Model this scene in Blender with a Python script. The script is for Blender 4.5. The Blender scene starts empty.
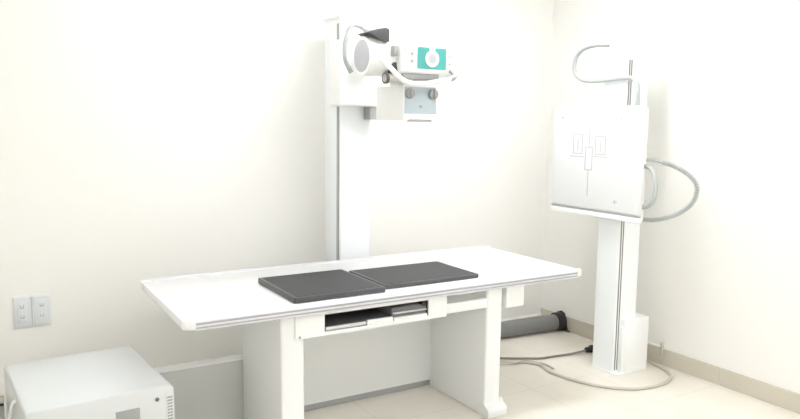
import bpy, bmesh, math
from mathutils import Vector, Matrix

S = bpy.context.scene
COL = S.collection

# ------------------------------------------------------------------ materials
def mat(name, col, rough=.5, metal=0., noise=0., nscale=8., bump=0., emit=None, estr=0., spec=.5, coat=0., bscale=None):
    m = bpy.data.materials.new(name); m.use_nodes = True
    nt = m.node_tree; b = nt.nodes['Principled BSDF']
    b.inputs['Base Color'].default_value = (*col, 1)
    b.inputs['Roughness'].default_value = rough
    b.inputs['Metallic'].default_value = metal
    b.inputs['Specular IOR Level'].default_value = spec
    b.inputs['Coat Weight'].default_value = coat
    if noise or bump:
        tc = nt.nodes.new('ShaderNodeTexCoord')
        n = nt.nodes.new('ShaderNodeTexNoise'); n.inputs['Scale'].default_value = nscale; n.inputs['Detail'].default_value = 4
        nt.links.new(tc.outputs['Object'], n.inputs['Vector'])
        if noise:
            r = nt.nodes.new('ShaderNodeMix'); r.data_type = 'RGBA'
            r.inputs[6].default_value = (*[max(0, c - noise) for c in col], 1)
            r.inputs[7].default_value = (*[min(1, c + noise) for c in col], 1)
            nt.links.new(n.outputs['Fac'], r.inputs[0]); nt.links.new(r.outputs[2], b.inputs['Base Color'])
        if bump:
            n2 = n
            if bscale:
                n2 = nt.nodes.new('ShaderNodeTexNoise'); n2.inputs['Scale'].default_value = bscale; n2.inputs['Detail'].default_value = 3
                nt.links.new(tc.outputs['Object'], n2.inputs['Vector'])
            bp = nt.nodes.new('ShaderNodeBump'); bp.inputs['Strength'].default_value = bump; bp.inputs['Distance'].default_value = .002
            nt.links.new(n2.outputs['Fac'], bp.inputs['Height']); nt.links.new(bp.outputs['Normal'], b.inputs['Normal'])
    if emit:
        b.inputs['Emission Color'].default_value = (*emit, 1); b.inputs['Emission Strength'].default_value = estr
    return m

WALL = mat('painted_plaster', (.825, .814, .785), .6, noise=.008, nscale=1.5, bump=.04, bscale=90)
CEIL = mat('ceiling_paint', (.83, .83, .81), .8, noise=.005)
WHITE = mat('white_enamel', (.80, .81, .81), .35, noise=.006, nscale=3)
WHITE2 = mat('white_table_laminate', (.86, .86, .87), .22, noise=.004, nscale=3)
HEADW = mat('bright_white_head_enamel', (.93, .935, .94), .35, noise=.004, nscale=3)
STANDW = mat('white_stand_enamel', (.87, .88, .88), .35, noise=.004, nscale=3)
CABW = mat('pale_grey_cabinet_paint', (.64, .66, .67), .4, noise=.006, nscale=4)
BLUEW = mat('cool_white_aluminium', (.85, .88, .90), .35, noise=.006, nscale=3)
PANEL = mat('white_front_panel', (.71, .722, .73), .4, noise=.004, nscale=3)
MARK = mat('grey_print', (.40, .415, .425), .5, noise=.01)
RAILW = mat('pale_rail_enamel', (.72, .72, .75), .35, noise=.008, nscale=20)
ALU = mat('anodised_aluminium', (.66, .66, .69), .35, .55, noise=.02, nscale=30)
GROOVE = mat('grey_groove', (.40, .40, .44), .45, noise=.02)
DARKTRACK = mat('dark_track_rubber', (.20, .20, .22), .5, noise=.02)  # dark grey of the narrow grooves in the mast tracks
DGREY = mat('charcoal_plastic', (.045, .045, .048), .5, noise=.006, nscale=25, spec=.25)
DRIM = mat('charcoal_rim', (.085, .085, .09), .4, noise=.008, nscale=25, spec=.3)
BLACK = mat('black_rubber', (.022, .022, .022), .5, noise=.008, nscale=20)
PANELG = mat('shaded_panel_enamel', (.57, .575, .56), .4, noise=.008, nscale=3)  # grey carries the shade on the face of the base panel
TRAYD = mat('dark_tray_metal', (.16, .16, .16), .5, noise=.015)
CHAR = mat('charcoal_metal', (.10, .10, .10), .4, .2, noise=.015)
MGREY = mat('grey_plastic', (.34, .34, .34), .45, noise=.02)
LILAC = mat('lilac_grey_cap', (.50, .50, .55), .4, noise=.015)
STEEL = mat('brushed_steel', (.55, .54, .52), .3, .8, noise=.03, nscale=40)
TEAL = mat('teal_display', (.075, .40, .37), .35, noise=.012, nscale=10)
LENS = mat('pale_blue_glass', (.46, .545, .60), .12, noise=.02, coat=.5)
HOSE = mat('pale_grey_hose', (.42, .45, .44), .5, noise=.02, nscale=30)
CABLEW = mat('pale_cable', (.66, .67, .67), .45, noise=.02, nscale=30)
CABLEB = mat('beige_grey_cable', (.52, .49, .43), .5, noise=.02, nscale=30)
CABLED = mat('dark_grey_cable', (.20, .19, .165), .5, noise=.02, nscale=30)
PIPE = mat('grey_duct_metal', (.21, .21, .21), .45, .3, noise=.03, nscale=12)
SOCKET = mat('white_socket_plastic', (.70, .72, .74), .4, noise=.006)
SOCKETD = mat('socket_grey', (.42, .43, .45), .5, noise=.01)
BASEW = mat('white_skirting', (.78, .77, .73), .4, noise=.01)
BASEB = mat('beige_skirting_tile', (.56, .52, .44), .35, noise=.03, nscale=6)
GROUT = mat('pale_grout', (.66, .63, .56), .8, noise=.02, nscale=30)
FRAME = mat('window_frame_white', (.8, .8, .8), .4, noise=.01)
GLASS = bpy.data.materials.new('window_glass'); GLASS.use_nodes = True
_b = GLASS.node_tree.nodes['Principled BSDF']; _b.inputs['Transmission Weight'].default_value = 1
_b.inputs['Roughness'].default_value = 0; _b.inputs['IOR'].default_value = 1.02
def lamp_mat(name, k): return mat(name, (.9, .9, .9), .5, emit=(.95, .975, 1.0), estr=k)

def floor_material():
    m = bpy.data.materials.new('cream_floor_tile'); m.use_nodes = True
    nt = m.node_tree; b = nt.nodes['Principled BSDF']
    tc = nt.nodes.new('ShaderNodeTexCoord')
    mp = nt.nodes.new('ShaderNodeMapping'); mp.inputs['Location'].default_value = (1.04 + .0, 1.06, 0)
    nt.links.new(tc.outputs['Object'], mp.inputs['Vector'])
    br = nt.nodes.new('ShaderNodeTexBrick')
    br.offset = 0; br.squash = 1
    br.inputs['Scale'].default_value = 1
    br.inputs['Brick Width'].default_value = .5; br.inputs['Row Height'].default_value = .5
    br.inputs['Mortar Size'].default_value = .0025; br.inputs['Mortar Smooth'].default_value = .3
    br.inputs['Color1'].default_value = (.75, .71, .64, 1); br.inputs['Color2'].default_value = (.76, .72, .65, 1)
    br.inputs['Mortar'].default_value = (.60, .565, .50, 1)
    nt.links.new(mp.outputs['Vector'], br.inputs['Vector'])
    n = nt.nodes.new('ShaderNodeTexNoise'); n.inputs['Scale'].default_value = 2.2; n.inputs['Detail'].default_value = 5
    nt.links.new(tc.outputs['Object'], n.inputs['Vector'])
    mx = nt.nodes.new('ShaderNodeMix'); mx.data_type = 'RGBA'; mx.blend_type = 'MULTIPLY'
    cr = nt.nodes.new('ShaderNodeValToRGB'); cr.color_ramp.elements[0].color = (.93, .92, .90, 1); cr.color_ramp.elements[1].color = (1, 1, 1, 1)
    cr.color_ramp.elements[0].position = .35; cr.color_ramp.elements[1].position = .65
    nt.links.new(n.outputs['Fac'], cr.inputs[0])
    mx.inputs[0].default_value = 1
    nt.links.new(br.outputs['Color'], mx.inputs[6]); nt.links.new(cr.outputs[0], mx.inputs[7])
    nt.links.new(mx.outputs[2], b.inputs['Base Color'])
    b.inputs['Roughness'].default_value = .28
    bp = nt.nodes.new('ShaderNodeBump'); bp.inputs['Strength'].default_value = .25; bp.inputs['Distance'].default_value = .002; bp.invert = True
    nt.links.new(br.outputs['Fac'], bp.inputs['Height']); nt.links.new(bp.outputs['Normal'], b.inputs['Normal'])
    return m
FLOOR = floor_material()

# ------------------------------------------------------------------ mesh helpers
class MB:
    """collects shapes (world coordinates) and links them as one mesh object"""
    def __init__(s): s.bm = bmesh.new()
    def _take(s, b, M=None):
        if M: b.transform(M)
        me = bpy.data.meshes.new('tmp'); b.to_mesh(me); b.free(); s.bm.from_mesh(me); bpy.data.meshes.remove(me)
        return s
    def box(s, x0, x1, y0, y1, z0, z1, r=0., seg=2, M=None):
        b = bmesh.new(); bmesh.ops.create_cube(b, size=1)
        for v in b.verts:
            v.co = Vector(((x0 + x1) / 2 + v.co.x * (x1 - x0), (y0 + y1) / 2 + v.co.y * (y1 - y0), (z0 + z1) / 2 + v.co.z * (z1 - z0)))
        if r: bmesh.ops.bevel(b, geom=b.edges[:], offset=r, segments=seg, profile=.5, affect='EDGES')
        return s._take(b, M)
    def prism(s, pts, axis, a0, a1, r=0., seg=3):
        """closed outline pts (u,v) pushed along axis: axis 0 -> (y,z), 1 -> (x,z), 2 -> (x,y)"""
        b = bmesh.new()
        def mk(u, v, a): return (a, u, v) if axis == 0 else ((u, a, v) if axis == 1 else (u, v, a))
        lo = [b.verts.new(mk(u, v, a0)) for u, v in pts]; hi = [b.verts.new(mk(u, v, a1)) for u, v in pts]
        b.faces.new(lo); b.faces.new(hi[::-1]); n = len(pts)
        for i in range(n): b.faces.new((lo[i], hi[i], hi[(i + 1) % n], lo[(i + 1) % n]))
        bmesh.ops.recalc_face_normals(b, faces=b.faces[:])
        if r:
            bmesh.ops.bevel(b, geom=[e for e in b.edges if e.calc_face_angle(0) > .5], offset=r, segments=seg, profile=.5, affect='EDGES')
        return s._take(b)
    def cyl(s, p, q, r0, r1=None, n=40, bev=0.):
        p = Vector(p); q = Vector(q); r1 = r0 if r1 is None else r1; d = q - p
        b = bmesh.new(); bmesh.ops.create_cone(b, cap_ends=True, segments=n, radius1=r0, radius2=r1, depth=d.length)
        if bev:
            bmesh.ops.bevel(b, geom=[e for e in b.edges if e.calc_face_angle(0) > .6], offset=bev, segments=3, profile=.5, affect='EDGES')
        return s._take(b, Matrix.Translation((p + q) / 2) @ d.to_track_quat('Z', 'Y').to_matrix().to_4x4())
    def ring(s, c, axis, ro, ri, h, n=48):
        """flat ring of height h along axis"""
        c = Vector(c); b = bmesh.new(); R = []
        for k in range(n):
            a = 2 * math.pi * k / n; ca, sa = math.cos(a), math.sin(a)
            R.append([b.verts.new((r * ca, r * sa, z)) for r, z in ((ri, 0), (ro, 0), (ro, h), (ri, h))])
        for k in range(n):
            A, B = R[k], R[(k + 1) % n]
            for j in range(4): b.faces.new((A[j], B[j], B[(j + 1) % 4], A[(j + 1) % 4]))
        bmesh.ops.recalc_face_normals(b, faces=b.faces[:])
        return s._take(b, Matrix.Translation(c) @ Vector(axis).to_track_quat('Z', 'Y').to_matrix().to_4x4())
    def tube(s, pts, r, n=10, sub=8, smooth=True):
        P = [Vector(p) for p in pts]
        if smooth: P = spline(P, sub)
        b = bmesh.new(); rings = []; t = (P[1] - P[0]).normalized()
        nrm = t.orthogonal().normalized()
        for i, p in enumerate(P):
            t2 = (P[min(i + 1, len(P) - 1)] - P[max(i - 1, 0)]).normalized()
            nrm = (nrm - t2 * nrm.dot(t2)).normalized(); bi = t2.cross(nrm)
            rr = r(i / (len(P) - 1)) if callable(r) else r
            rings.append([b.verts.new(p + (nrm * math.cos(2 * math.pi * k / n) + bi * math.sin(2 * math.pi * k / n)) * rr) for k in range(n)])
        for A, B in zip(rings, rings[1:]):
            for k in range(n): b.faces.new((A[k], A[(k + 1) % n], B[(k + 1) % n], B[k]))
        b.faces.new(rings[0][::-1]); b.faces.new(rings[-1])
        bmesh.ops.recalc_face_normals(b, faces=b.faces[:])
        return s._take(b)
    def build(s, name, m, parent=None):
        me = bpy.data.meshes.new(name); s.bm.to_mesh(me); s.bm.free()
        me.materials.append(m)
        for p in me.polygons: p.use_smooth = True
        me.set_sharp_from_angle(angle=math.radians(35))
        o = bpy.data.objects.new(name, me); COL.objects.link(o)
        if parent:
            o.parent = parent
            o.matrix_parent_inverse = parent_inv(parent)
        return o

def parent_inv(p):
    return Matrix.Translation(p.location).inverted() if p.type == 'EMPTY' else Matrix.Identity(4)

def spline(P, sub):
    out = []
    for i in range(len(P) - 1):
        p0 = P[max(i - 1, 0)]; p1 = P[i]; p2 = P[i + 1]; p3 = P[min(i + 2, len(P) - 1)]
        for k in range(sub):
            t = k / sub
            out.append(.5 * ((2 * p1) + (p2 - p0) * t + (2 * p0 - 5 * p1 + 4 * p2 - p3) * t * t + (3 * p1 - p0 - 3 * p2 + p3) * t ** 3))
    out.append(P[-1]); return out

def coil(pts, R, turns, per=8):
    """points of a helix wound round a spline"""
    P = spline([Vector(p) for p in pts], 24); n = turns * per; L = [0]
    for a, b in zip(P, P[1:]): L.append(L[-1] + (b - a).length)
    out = []; j = 0; nrm = Vector((0, 0, 1))
    for i in range(n + 1):
        d = L[-1] * i / n
        while j < len(L) - 2 and L[j + 1] < d: j += 1
        f = (d - L[j]) / max(1e-9, L[j + 1] - L[j]); p = P[j].lerp(P[j + 1], f); t = (P[j + 1] - P[j]).normalized()
        nrm = (Vector((1, 0, 0)) - t * t.x).normalized(); bi = t.cross(nrm)
        a = 2 * math.pi * i / per
        out.append(p + (nrm * math.cos(a) + bi * math.sin(a)) * R)
    return out

def thing(name, loc, label, cat, group=None):
    o = bpy.data.objects.new(name, None); COL.objects.link(o); o.location = loc; o.empty_display_size = .05
    return tag(o, label, cat, group)
def tag(o, label, cat, group=None):
    o['label'] = label; o['category'] = cat
    if group: o['group'] = group
    return o
def struct(o): o['kind'] = 'structure'; return o

def rrect(x0, x1, y0, y1, r, n=6):
    pts = []
    for cx, cy, a0 in ((x1 - r, y1 - r, 0), (x0 + r, y1 - r, 90), (x0 + r, y0 + r, 180), (x1 - r, y0 + r, 270)):
        for k in range(n + 1):
            a = math.radians(a0 + 90 * k / n); pts.append((cx + r * math.cos(a), cy + r * math.sin(a)))
    return pts

# ------------------------------------------------------------------ the room
X0, Y0, H = -5.0, -6.0, 2.9
T = .15
struct(MB().box(X0 - T, T, Y0 - T, T, -.1, 0).build('floor', FLOOR))
struct(MB().box(X0 - T, T, Y0 - T, T, H, H + .1).build('ceiling', CEIL))
struct(MB().box(X0 - T, T, 0, T, 0, H).build('wall_back', WALL))
struct(MB().box(0, T, Y0 - T, 0, 0, H).build('wall_right', WALL))
WB = dict(front=(-1.75, -.25, .95, 2.45), left=(-4.4, -1.9, .9, 2.5))
a, b_, c_, d_ = WB['front']
struct(MB().box(X0, a, Y0 - T, Y0, 0, H).box(b_, 0, Y0 - T, Y0, 0, H).box(a, b_, Y0 - T, Y0, 0, c_).box(a, b_, Y0 - T, Y0, d_, H).build('wall_front', WALL))
w = struct(MB().box(a, a + .05, Y0 - .1, Y0 - .03, c_, d_).box(b_ - .05, b_, Y0 - .1, Y0 - .03, c_, d_).box(a, b_, Y0 - .1, Y0 - .03, c_, c_ + .05).box(a, b_, Y0 - .1, Y0 - .03, d_ - .05, d_)
           .box((a + b_) / 2 - .025, (a + b_) / 2 + .025, Y0 - .1, Y0 - .03, c_, d_).build('window_1', FRAME))
struct(MB().box(X0 - T, X0, Y0, 0, 0, H).build('wall_left', WALL))
# skirting: painted board along the back, beige tiles along the right-hand side
struct(MB().prism([(0, 0), (-.014, 0), (-.014, .062), (-.008, .070), (0, .070)], 0, X0, -.012).build('baseboard_back', BASEW))
mb = MB(); y = -.0
edges = [0, -.565, -1.155, -1.568, -2.068, -2.568, -3.068, -3.568, -4.068, -4.568, -5.068, -5.568, -6.0]
for y1, y0 in zip(edges, edges[1:]): mb.box(-.012, 0, y0 + .003, y1 - .003, 0, .108, .002, 1)
struct(mb.build('baseboard_right', BASEB))
struct(MB().box(-.0085, 0, Y0, 0, 0, .106).build('trim_1', GROUT))

def fill_lamp(x, y, label, lm):  # unseen lamp on the ceiling, added only to light the scene
    t = thing('fill_lamp', (x, y, H - .05), label, 'fill lamp', 'added fill lamps')
    MB().box(x - .62, x + .62, y - .17, y - .15, H - .05, H, .003).box(x - .62, x + .62, y + .15, y + .17, H - .05, H, .003)\
        .box(x - .62, x - .60, y - .15, y + .15, H - .05, H, .003).box(x + .60, x + .62, y - .15, y + .15, H - .05, H, .003).build('fill_lamp_frame', FRAME, t)
    MB().box(x - .598, x + .598, y - .148, y + .148, H - .035, H - .002).build('fill_diffuser', lm, t)

fill_lamp(-1.3, -1.2, 'unseen fill lamp added above the x-ray table end by the chest stand', lamp_mat('fill_diffuser_bright', 31))
fill_lamp(-1.3, -3.6, 'unseen fill lamp added above the open floor by the bare wall', lamp_mat('fill_diffuser_floor', 34))
fill_lamp(-2.8, -1.0, 'dim unseen fill lamp added above the x-ray table', lamp_mat('fill_diffuser_dim', 11))
fill_lamp(-3.6, -5.3, 'unseen fill lamp added behind the viewer', lamp_mat('fill_diffuser_rear', 38))
fill_lamp(-4.3, -3.3, 'dim unseen fill lamp added beside the bare side wall', lamp_mat('fill_diffuser_side', 9))

# ------------------------------------------------------------------ examination table
XL, XR, YF, YB, ZT = -3.097, -.897, -1.294, -.439, .741
t = thing('xray_table', (-2.0, -.87, 0), 'long white x-ray examination table with pale floating top on two slab legs', 'x-ray table')
out = rrect(XL + .004, XR - .004, YF + .022, YB - .022, .02)
MB().prism(out, 2, .700, .7395, .004, 2).build('tabletop', WHITE2, t)
for y0, y1, sg in ((YF, YF + .026, -1), (YB - .026, YB, 1)):
    rail = MB()
    yo = y0 if sg < 0 else y1; yi = y1 if sg < 0 else y0
    zt = .7435 if sg < 0 else .7500
    prof = [(yi, .702), (yo - sg * .004, .700), (yo, .703), (yo, .7065), (yo - sg * .004, .7075), (yo - sg * .004, .7145), (yo, .7155), (yo, .7215), (yo - sg * .004, .7225), (yo - sg * .004, .7315), (yo, .7325), (yo, .738), (yo - sg * .006, zt - .001), (yi + sg * .004, zt), (yi, .741)]
    rail.prism(prof, 0, XL + .05, XR - .045)
    ro = rail.build('side_rail', RAILW, t)
    for za, zb in ((.7078, .7142), (.7228, .7312)):
        MB().box(XL + .05, XR - .045, min(yo - sg * .0045, yo - sg * .0022), max(yo - sg * .0045, yo - sg * .0022), za, zb).build('rail_groove', GROOVE, ro)
    for xa, xb in ((XL, XL + .05), (XR - .045, XR)):
        left = xa == XL
        pts = []
        r = .034 if sg < 0 else .014
        # cap with one rounded outer corner
        cx = xa + r if left else xb - r
        cy = yo - sg * r
        for k in range(9):
            a = math.pi / 2 * k / 8
            px = cx + (-1 if left else 1) * r * math.cos(a); py = cy + sg * r * math.sin(a); pts.append((px, py))
        pts += [(xb if left else xa, yo), (xb if left else xa, yi - sg * .012), ((xa if left else xb), yi - sg * .012)]
        MB().prism(pts, 2, .706, .744, .004, 2).build('corner_cap', WHITE, t)
# slab legs with a low foot at the front
for x0, x1 in ((-2.664, -2.553), (-1.527, -1.424)):
    p = MB().prism(rrect(x0, x1, -1.237, -.70, .014), 2, .002, .700).build('leg', WHITE, t)
    MB().prism([(-1.275, 0), (-1.275, .040), (-1.264, .052), (-1.245, .060), (-1.228, .085), (-1.19, .085), (-1.12, 0)], 0, x0 - .003, x1 + .022, .006, 2).build('foot', WHITE, p)
# panel between the legs at the back
p = MB().box(-2.553, -1.525, -.715, -.690, .034, .69, .003).build('rear_panel', WHITE, t)
MB().box(-2.553, -1.525, -.712, -.693, .002, .034).build('bottom_strip', MGREY, p)
p = MB().box(-3.10, -2.60, -.687, -.625, 0, .338).build('base_panel', PANELG, t)  # shade on this face is painted in as grey
MB().box(-3.10, -2.60, -.690, -.622, .336, .346, .003).build('lit_panel_edge', WHITE, p)  # top edge kept white as the lit part of the panel
# tray housing: frame with an open slot
ya, yb = -1.256, -.74
h = MB()
h.box(-2.604, -2.462, ya, yb, .585, .6995, .004)
h.box(-1.902, -1.795, ya, yb, .585, .6995, .004)
h.box(-2.464, -1.900, ya, yb, .682, .6995, .002)
h.box(-2.464, -1.900, ya, yb, .585, .602, .002)
h.build('tray_housing', WHITE, t)
MB().box(-2.462, -1.902, -.80, -.79, .602, .682).box(-2.4625, -1.9015, ya + .012, -.79, .679, .6825).box(-2.4635, -2.459, ya + .012, -.79, .602, .682).box(-1.905, -1.9005, ya + .012, -.79, .602, .682).build('slot_shade', BLACK, t)  # black sheets paint the shade inside the tray slot
tr = MB().box(-2.456, -2.10, ya + .012, -.82, .604, .616, .002).box(-2.105, -1.908, ya + .016, -.82, .604, .664, .003).build('cassette_tray', TRAYD, t)
MB().box(-2.455, -2.25, ya + .002, ya + .013, .607, .622, .002).build('tray_rail', ALU, tr)
MB().box(-2.10, -1.912, ya + .004, ya + .017, .634, .641, .002).build('tray_rail', ALU, tr)
MB().box(-2.245, -2.108, ya - .002, ya + .013, .602, .626, .003).build('tray_grip', WHITE, tr)
MB().box(-2.10, -1.912, ya + .000, ya + .016, .602, .618, .003).build('tray_grip', WHITE, tr)
MB().cyl((-1.93, ya + .002, .666), (-1.93, ya + .05, .666), .012, n=20).build('tray_latch', BLACK, tr)
MB().cyl((-2.585, ya - .002, .594), (-2.585, ya + .004, .594), .006, n=14).build('screw', MGREY, t)
# cross rails tying the housing to the far leg and the bracket on its outer side
MB().box(-1.797, -1.522, -1.232, -1.195, .590, .640, .004).build('cross_rail', WHITE, t)
MB().box(-1.797, -1.522, -.80, -.765, .590, .690, .004).build('cross_rail', WHITE, t)
MB().prism([(-1.70, .699), (-1.66, .699), (-1.58, .672), (-1.58, .664), (-1.60, .664)], 1, -1.20, -1.185).build('brace', MGREY, t)
MB().prism([(-2.69, .699), (-2.664, .66), (-2.664, .699)], 1, -1.20, -1.02).build('brace', WHITE, t)
MB().box(-1.403, -1.284, -1.245, -1.12, .575, .699, .006).build('lock_block', WHITE, t)

# detector plates on the table
def plate(x0, x1, y0, y1, z0, z1, label, rz=0.):
    cx, cy = (x0 + x1) / 2, (y0 + y1) / 2
    k = thing('detector_plate', (cx, cy, z0), label, 'detector plate', 'detector plates on the table')
    o = MB().prism(rrect(x0, x1, y0, y1, .012), 2, z0, z1, .004, 2).build('casing', DRIM, k)
    MB().prism(rrect(x0 + .018, x1 - .018, y0 + .018, y1 - .018, .008), 2, z1 - .001, z1 + .0012).build('face', DGREY, k)
    k.rotation_euler.z = rz
plate(-2.596, -2.128, -1.226, -.752, .7405, .767, 'squarer dark grey flat plate on white table, nearer the wall socket')
plate(-2.106, -1.538, -1.180, -.784, .7405, .762, 'longer dark grey flat plate on white table, nearer the chest stand')

# ------------------------------------------------------------------ tube stand with the x-ray head
t = thing('tube_stand', (-1.846, -.26, 0), 'tall white floor stand carrying an x-ray head with a teal display', 'x-ray tube stand')
MB().box(-2.12, -1.57, -.44, -.07, .0, .055, .01).build('base_plate', STANDW, t)
m = MB().prism(rrect(-1.945, -1.747, -.36, -.15, .008, 3), 2, .05, 2.135).build('mast', BLUEW, t)
MB().box(-1.9475, -1.940, -.349, -.318, .06, 2.105).build('track', CABLEW, m)
MB().box(-1.949, -1.940, -.346, -.3395, .06, 2.10).box(-1.949, -1.940, -.327, -.3205, .06, 2.10).build('track_groove', DARKTRACK, m)
MB().box(-1.952, -1.740, -.366, -.144, 2.13, 2.15, .006).build('mast_cap', STANDW, m)
MB().box(-1.990, -1.737, -.455, -.295, 1.632, 2.005, .016, 3).build('carriage', STANDW, t)
MB().box(-1.795, -1.738, -.44, -.36, 1.558, 1.634, .006).build('brake_block', MGREY, t)
MB().cyl((-1.865, -.45, 1.875), (-1.865, -.78, 1.875), .062, bev=.004).build('support_arm', STANDW, t)
# tube housing, its round end towards the wall socket side
hb = MB().cyl((-2.055, -.85, 1.875), (-1.56, -.85, 1.875), .098, bev=.02, n=56)
hb.build('tube_housing', STANDW, t)
c = MB().cyl((-2.072, -.85, 1.875), (-2.052, -.85, 1.875), .081, bev=.006, n=56).build('end_cap', LILAC, t)
MB().ring((-2.068, -.85, 1.875), (1, 0, 0), .098, .080, .03).build('end_ring', STANDW, c)
HOOD = [(-2.081, 1.984), (-1.978, 1.942), (-1.958, 1.944), (-1.958, 2.007), (-1.979, 2.013), (-2.025, 2.004)]
# cable hood on top and the looping tube cable
MB().prism(HOOD, 1, -.94, -.82, .003).build('cable_hood', CHAR, t)
MB().tube([(-2.06, -.72, 1.80), (-2.091, -.72, 1.853), (-2.099, -.72, 1.905), (-2.090, -.72, 1.975), (-2.070, -.72, 2.025), (-2.039, -.72, 2.045), (-1.998, -.725, 2.034), (-2.01, -.80, 2.008), (-2.00, -.86, 1.99)], .0125).build('tube_cable', HOSE, t)
MB().box(-1.955, -1.935, -.985, -.945, 1.872, 1.925, .004).build('cable_clip', MGREY, t)
# swivel joint
MB().cyl((-1.926, -.93, 1.785), (-1.926, -.93, 1.845), .036, .017, bev=.003).build('swivel_cone', CHAR, t)
MB().cyl((-1.985, -.94, 1.765), (-1.885, -.94, 1.765), .024, bev=.005).build('swivel_knob', STEEL, t)
MB().ring((-1.985, -.94, 1.765), (1, 0, 0), .029, .020, .014).build('knob_ring', CHAR, t)
# collimator
cb = MB().box(-1.878, -1.672, -.95, -.66, 1.553, 1.735, .008, 2).build('collimator', HEADW, t)
MB().box(-1.872, -1.678, -.9535, -.948, 1.590, 1.727, .002, 1).build('front_glass', LENS, cb)
for xk in (-1.848, -1.704):
    MB().cyl((xk, -.975, 1.692), (xk, -.952, 1.692), .027, bev=.004, n=28).box(xk - .005, xk + .005, -.984, -.972, 1.668, 1.716, .002).build('dial', MGREY, cb)
MB().cyl((-1.775, -.958, 1.627), (-1.775, -.952, 1.627), .008, n=18).build('mark', MGREY, cb)
MB().box(-1.845, -1.705, -.954, -.93, 1.548, 1.560, .002, 1).build('slot', MGREY, cb)
MB().box(-1.85, -1.70, -.90, -.76, 1.73, 1.80, .004).build('neck', STANDW, t)
# control console with display
cp = MB().prism([(-.950, 1.772), (-1.000, 1.800), (-1.000, 1.925), (-.985, 1.94), (-.93, 1.94), (-.92, 1.93), (-.92, 1.765), (-.94, 1.755)], 0, -1.921, -1.603, .012, 3).build('control_console', STANDW, t)
MB().prism(rrect(-1.829, -1.655, 1.815, 1.925, .008), 1, -1.0035, -.999).build('display', TEAL, cp)
MB().ring((-1.742, -1.0034, 1.868), (0, -1, 0), .042, .024, .003).prism([(-1.756, 1.905), (-1.728, 1.905), (-1.722, 1.922), (-1.762, 1.922)], 1, -1.0055, -1.002).build('dial_ring', PANEL, cp)
MB().cyl((-1.742, -1.002, 1.868), (-1.742, -1.006, 1.868), .0245, n=32).build('dial_face', LILAC, cp)
for zz in (1.887, 1.851):
    MB().cyl((-1.862, -1.004, zz), (-1.862, -.998, zz), .009, n=18).build('button', SOCKETD, cp)
for zz in (1.885, 1.848):
    MB().box(-1.638, -1.622, -1.0025, -.999, zz - .004, zz + .004, .001, 1).build('button', SOCKETD, cp)
MB().box(-1.905, -1.69, -.992, -.93, 1.762, 1.790, .004).build('console_under_shade', MGREY, cp)  # grey box added to paint the shade along the console underside
MB().tube([(-2.012, -.93, 1.86), (-2.008, -.99, 1.835), (-2.000, -1.04, 1.800), (-1.975, -1.06, 1.766), (-1.932, -1.06, 1.744), (-1.873, -1.06, 1.733), (-1.79, -1.06, 1.742), (-1.717, -1.06, 1.756), (-1.665, -1.06, 1.766)], .0125, n=12).build('handlebar', STANDW, t)
MB().tube([(-1.667, -1.06, 1.766), (-1.640, -1.055, 1.776), (-1.627, -1.04, 1.795), (-1.622, -1.0, 1.812), (-1.622, -.96, 1.815)], .0135, n=12).build('handle_end', MGREY, t)

# ------------------------------------------------------------------ chest stand
t = thing('chest_stand', (-.335, -1.03, 0), 'white upright chest x-ray stand with square panel by the corner', 'chest stand')
m = MB().prism(rrect(-.43, -.243, -1.118, -.945, .008, 3), 2, 0, 2.03).build('mast', BLUEW, t)
MB().box(-.424, -.384, -1.1205, -1.112, .02, 1.935).build('track', STANDW, m)
MB().box(-.421, -.412, -1.1225, -1.114, .025, 1.93).box(-.402, -.3945, -1.1225, -1.114, .025, 1.93).build('track_groove', DARKTRACK, m)
MB().box(-.438, -.235, -1.125, -.938, 2.025, 2.045, .006).build('mast_cap', STANDW, m)
MB().box(-.375, -.158, -1.155, -1.0, .008, .345, .008).box(-.39, -.236, -1.15, -1.11, .008, .30, .006).build('motor_box', STANDW, t)
MB().box(-.434, -.16, -1.157, -.94, .0, .010, .003).build('floor_plate', STANDW, t)
MB().box(-.465, -.425, -1.12, -.94, 1.05, 1.60, .005).build('carriage', STANDW, t)
MB().box(-.505, -.455, -1.318, -.605, .992, 1.645, .012, 3).build('panel_body', STANDW, t)
fp = MB().box(-.530, -.503, -1.345, -.618, 1.024, 1.655, .012, 3).build('front_panel', PANEL, t)
MB().box(-.526, -.50, -1.345, -.612, .982, 1.015, .008, 2).build('tray_edge', STANDW, t)
MB().box(-.5265, -.505, -1.335, -.62, 1.0145, 1.0245).build('tray_gap', SOCKETD, t)
# printed positioning marks: lung fields, spine, lines
XF = -.5312
def mline(mk, y0, z0, y1, z1, wd=.0022):
    if abs(y0 - y1) < 1e-6: mk.box(XF, -.529, y0 - wd, y0 + wd, min(z0, z1) - wd, max(z0, z1) + wd)
    else: mk.box(XF, -.529, min(y0, y1) - wd, max(y0, y1) + wd, z0 - wd, z0 + wd)
def mark(name, *segs):
    mk = MB()
    for q in segs: mline(mk, *q)
    mk.build(name, MARK, fp)
def rect(ya, yb, z0, z1): return [(ya, z0, ya, z1), (yb, z0, yb, z1), (ya, z0, yb, z0), (ya, z1, yb, z1)]
mark('lung_field_mark', *rect(-.878, -.803, 1.366, 1.486)); mark('lung_field_mark', *rect(-1.066, -.988, 1.366, 1.474))
mark('spine_mark', *rect(-.964, -.908, 1.268, 1.406), (-.936, 1.406, -.936, 1.60), (-.936, 1.11, -.936, 1.268))
mark('side_mark', (-.895, 1.347, -.775, 1.347)); mark('side_mark', (-1.085, 1.352, -.976, 1.352))
mark('inner_mark', (-.842, 1.385, -.842, 1.455)); mark('inner_mark', (-1.03, 1.385, -1.03, 1.445))
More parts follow.
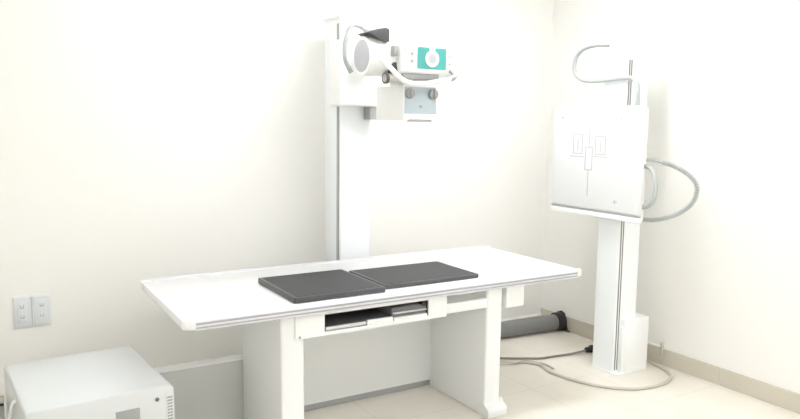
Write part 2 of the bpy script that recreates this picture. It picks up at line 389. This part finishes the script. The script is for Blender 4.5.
for yy, zz in ((-.70, 1.586), (-1.180, 1.580), (-1.160, 1.09)): mark('corner_mark', (yy - .014, zz, yy + .014, zz), (yy, zz - .01, yy, zz + .01))
# cable arching over from the top of the mast
MB().tube([(-.40, -.99, 2.02), (-.43, -.955, 2.027), (-.45, -.90, 2.031), (-.45, -.829, 2.028), (-.45, -.765, 2.013), (-.45, -.715, 1.97), (-.45, -.700, 1.905), (-.45, -.722, 1.857), (-.45, -.775, 1.826), (-.45, -.86, 1.815), (-.45, -.98, 1.815), (-.45, -1.10, 1.820), (-.45, -1.172, 1.817), (-.455, -1.212, 1.79), (-.46, -1.230, 1.74), (-.465, -1.234, 1.63)], .0125, n=12).build('arched_cable', HOSE, t)
# grab handle and coiled cord at the free edge
MB().tube([(-.48, -1.300, 1.312), (-.48, -1.352, 1.306), (-.48, -1.390, 1.272), (-.48, -1.405, 1.195), (-.48, -1.395, 1.120), (-.48, -1.360, 1.084), (-.48, -1.305, 1.070)], .0125, n=12).build('grab_handle', HOSE, t)
cpts = [(-.47, -1.26, 1.343), (-.46, -1.31, 1.347), (-.44, -1.345, 1.346), (-.42, -1.393, 1.338), (-.39, -1.465, 1.314), (-.36, -1.537, 1.267), (-.34, -1.572, 1.208), (-.34, -1.552, 1.122), (-.37, -1.501, 1.061), (-.40, -1.419, 1.019), (-.43, -1.34, .999), (-.47, -1.28, 1.005)]
co = MB().tube(cpts, .0085, n=8).build('coiled_cord', HOSE, t)
MB().tube(coil(cpts[3:], .0115, 46), .0042, n=6, smooth=False).build('coil_winding', HOSE, co)

# ------------------------------------------------------------------ equipment cabinet
t = thing('equipment_cabinet', (-3.42, -.87, 0), 'low white equipment cabinet with vent slots beside the x-ray table', 'cabinet')
t.rotation_euler.z = math.radians(4.4)
Xa, Xb, Ya, Yb, Zc = -3.690, -3.134, -1.188, -.560, .452
prof = []
r = .028
for k in range(7):
    a = math.pi / 2 * k / 6; prof.append((Xb - r + r * math.sin(a), Zc - r + r * math.cos(a)))
prof += [(Xb, .03), (Xa, .03)]
for k in range(5):
    a = math.pi / 2 * k / 4; prof.append((Xa + .012 - .012 * math.cos(a), Zc - .012 + .012 * math.sin(a)))
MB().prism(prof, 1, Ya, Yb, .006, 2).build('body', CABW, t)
v = MB().box(-3.168, -3.140, Ya - .002, Ya + .02, .06, .412).build('vent', SOCKET, t)
sl = MB()
for i in range(26):
    z = .060 + i * .0133
    for xx in (-3.165, -3.1538): sl.prism([(xx, z), (xx + .0100, z + .003), (xx + .0100, z + .0105), (xx, z + .0075)], 1, Ya - .003, Ya)
sl.build('vent_slots', MGREY, v)
MB().cyl((-3.206, Ya - .004, .398), (-3.206, Ya + .01, .398), .0085, n=24, bev=.001).build('power_button', TRAYD, t)
MB().box(-3.370, -3.276, Ya - .003, Ya + .01, .30, .380, .002).build('display_panel', MGREY, t)
for xx in (Xa + .05, Xb - .05):
    for yy in (Ya + .05, Yb - .05): MB().cyl((xx, yy, 0), (xx, yy, .032), .022, n=24).build('rubber_foot', BLACK, t)

# dark power unit beside the cabinet and its cord
t = thing('power_unit', (-3.86, -.65, 0), 'dark grey box beside the white equipment cabinet', 'power unit')
MB().box(-4.0, -3.722, -.725, -.655, .0, .320, .006).build('casing', MGREY, t)
MB().box(-4.0, -3.722, -.7265, -.654, .320, .332, .002).build('lid_seam', BLACK, t)
MB().box(-4.003, -3.720, -.728, -.653, .331, .342, .004).build('lid', CABLEB, t)
tag(MB().tube([(-3.686, -1.0, .43), (-3.697, -1.0, .425), (-3.705, -1.0, .39), (-3.718, -1.0, .34), (-3.727, -.98, .24), (-3.73, -.93, .10), (-3.735, -.88, .03), (-3.75, -.82, .008), (-3.80, -.78, .008)], .007).build('white_cable', CABLEW),
    'pale cable hanging between dark box and white cabinet', 'cable')

# ------------------------------------------------------------------ wall socket
t = thing('power_outlet', (-3.56, 0, .545), 'double white power outlet on wall above the equipment cabinet', 'power outlet')
for i, (xa, xb) in enumerate(((-3.640, -3.566), (-3.550, -3.474))):
    k = MB().box(xa, xb, -.012, 0, .467, .622, .004).build('socket_plate', SOCKET, t)
    xc = (xa + xb) / 2
    MB().box(xc - .022, xc + .022, -.0145, -.010, .49, .60, .002).build('socket_face', SOCKET, k)
    for zz in (.572, .518):
        MB().box(xc - .013, xc + .013, -.0150, -.0135, zz - .015, zz + .015, .0004, 1).build('socket', SOCKET, k)
        MB().prism([(xc - .009, zz + .010), (xc - .005, zz + .010), (xc - .005, zz - .002), (xc + .005, zz - .002), (xc + .005, zz + .010), (xc + .009, zz + .010), (xc + .009, zz - .008), (xc - .009, zz - .008)], 1, -.0156, -.0145).build('socket_opening', SOCKETD, k)
MB().box(-3.566, -3.550, -.008, 0, .470, .619).build('divider', SOCKET, t)
MB().box(-3.5595, -3.5565, -.009, -.007, .472, .617).build('divider_slot', SOCKETD, t)
MB().box(-3.645, -3.469, -.006, 0, .455, .628, .002).build('back_plate', SOCKET, t)

# ------------------------------------------------------------------ duct and cables on the floor
t = thing('floor_duct', (-.8, -.17, 0), 'dark grey round duct lying on floor along the back wall', 'duct')
MB().cyl((-1.50, -.105, .058), (-.07, -.232, .062), .060, n=36).build('duct_body', PIPE, t)
MB().cyl((-.085, -.231, .068), (-.018, -.237, .068), .068, n=36, bev=.006).build('end_cap', BLACK, t)
MB().prism([(-.325, 0), (-.315, 0), (-.27, .134), (-.235, .146), (-.20, .134), (-.165, 0), (-.155, 0), (-.155, .008), (-.325, .008)], 0, -.030, -.016, .002, 1).build('end_bracket', BLACK, t)

t = thing('power_cable', (-.45, -.72, 0), 'dark cable with black plug running on floor under the table', 'cable')
MB().tube([(-.262, -.742, .022), (-.33, -.735, .016), (-.42, -.715, .008), (-.53, -.70, .008), (-.636, -.685, .008), (-.74, -.63, .008), (-.86, -.555, .008), (-1.05, -.45, .008), (-1.3, -.42, .008)], .0075).build('cord', CABLED, t)
MB().cyl((-.275, -.742, .024), (-.232, -.742, .024), .017, .021, n=20, bev=.003).cyl((-.232, -.742, .024), (-.212, -.742, .024), .026, n=20, bev=.003).build('plug', BLACK, t)

tag(MB().tube([(-.05, -1.02, .012), (-.055, -1.10, .009), (-.075, -1.19, .009), (-.112, -1.281, .009), (-.18, -1.352, .009), (-.30, -1.395, .009), (-.42, -1.40, .009), (-.55, -1.36, .009), (-.67, -1.242, .009), (-.735, -1.09, .009), (-.755, -.99, .009), (-.76, -.90, .009), (-.73, -.80, .009), (-.77, -.71, .009), (-.89, -.62, .009), (-1.04, -.54, .009), (-1.3, -.5, .009)], .009).build('floor_cable', CABLEB),
    'beige cable looping on floor around the chest stand', 'cable')
tag(MB().tube([(-.70, -.88, .008), (-.685, -.80, .008), (-.71, -.745, .008), (-.78, -.70, .020), (-.88, -.665, .008), (-1.02, -.62, .008), (-1.3, -.60, .008)], .0075).build('spare_cable', CABLEB),
    'short beige cable end on floor between table and chest stand', 'cable')
# small pipe stub on the skirting by the chest stand
t = thing('wall_pipe', (-.03, -1.14, .11), 'small white pipe stub on the skirting by the chest stand', 'pipe')
MB().tube([(-.008, -.94, .116), (-.008, -1.0, .116), (-.008, -1.06, .116), (-.008, -1.135, .116)], .007).build('pipe', WHITE, t)
MB().box(-.020, 0, -1.155, -1.140, .07, .150, .002).build('clip', CABLEB, t)

# ------------------------------------------------------------------ camera
f_px, yaw, pitch, roll = 709.54, .542938571, .121475328, .0120810943
cam = bpy.data.cameras.new('camera'); co = bpy.data.objects.new('camera', cam); COL.objects.link(co)
fw = Vector((math.sin(yaw) * math.cos(pitch), math.cos(yaw) * math.cos(pitch), -math.sin(pitch)))
rt = Vector((math.cos(yaw), -math.sin(yaw), 0)); up = rt.cross(fw)
r2 = rt * math.cos(roll) + up * math.sin(roll); u2 = up * math.cos(roll) - rt * math.sin(roll)
M = Matrix.Identity(4)
for i in range(3): M[i][0], M[i][1], M[i][2] = r2[i], u2[i], -fw[i]
M.translation = (-3.78342342, -4.0863321, 1.54154498)
co.matrix_world = M
cam.sensor_width = 36; cam.sensor_fit = 'HORIZONTAL'; cam.lens = 36 * f_px / 800; cam.clip_start = .05
S.camera = co

# ------------------------------------------------------------------ daylight
W = bpy.data.worlds.new('world'); S.world = W; W.use_nodes = True
bg = W.node_tree.nodes['Background']; bg.inputs[0].default_value = (.93, .97, 1.0, 1); bg.inputs[1].default_value = 2.6
for key, loc, rot, sx, sy in (('front', (-1.0, Y0 - .12, 1.7), (math.radians(90), 0, 0), 1.5, 1.5),):
    l = bpy.data.lights.new('daylight_portal', 'AREA'); l.shape = 'RECTANGLE'; l.size = sx; l.size_y = sy; l.cycles.is_portal = True
    o = bpy.data.objects.new('daylight_portal', l); COL.objects.link(o); o.location = loc; o.rotation_euler = rot
vs = S.view_settings
S.display_settings.display_device = 'sRGB'
vs.view_transform = 'Standard'; vs.look = 'None'; vs.gamma = 1; vs.use_curve_mapping = False; vs.exposure = -0.04
S.cycles.max_bounces = 14; S.cycles.diffuse_bounces = 8
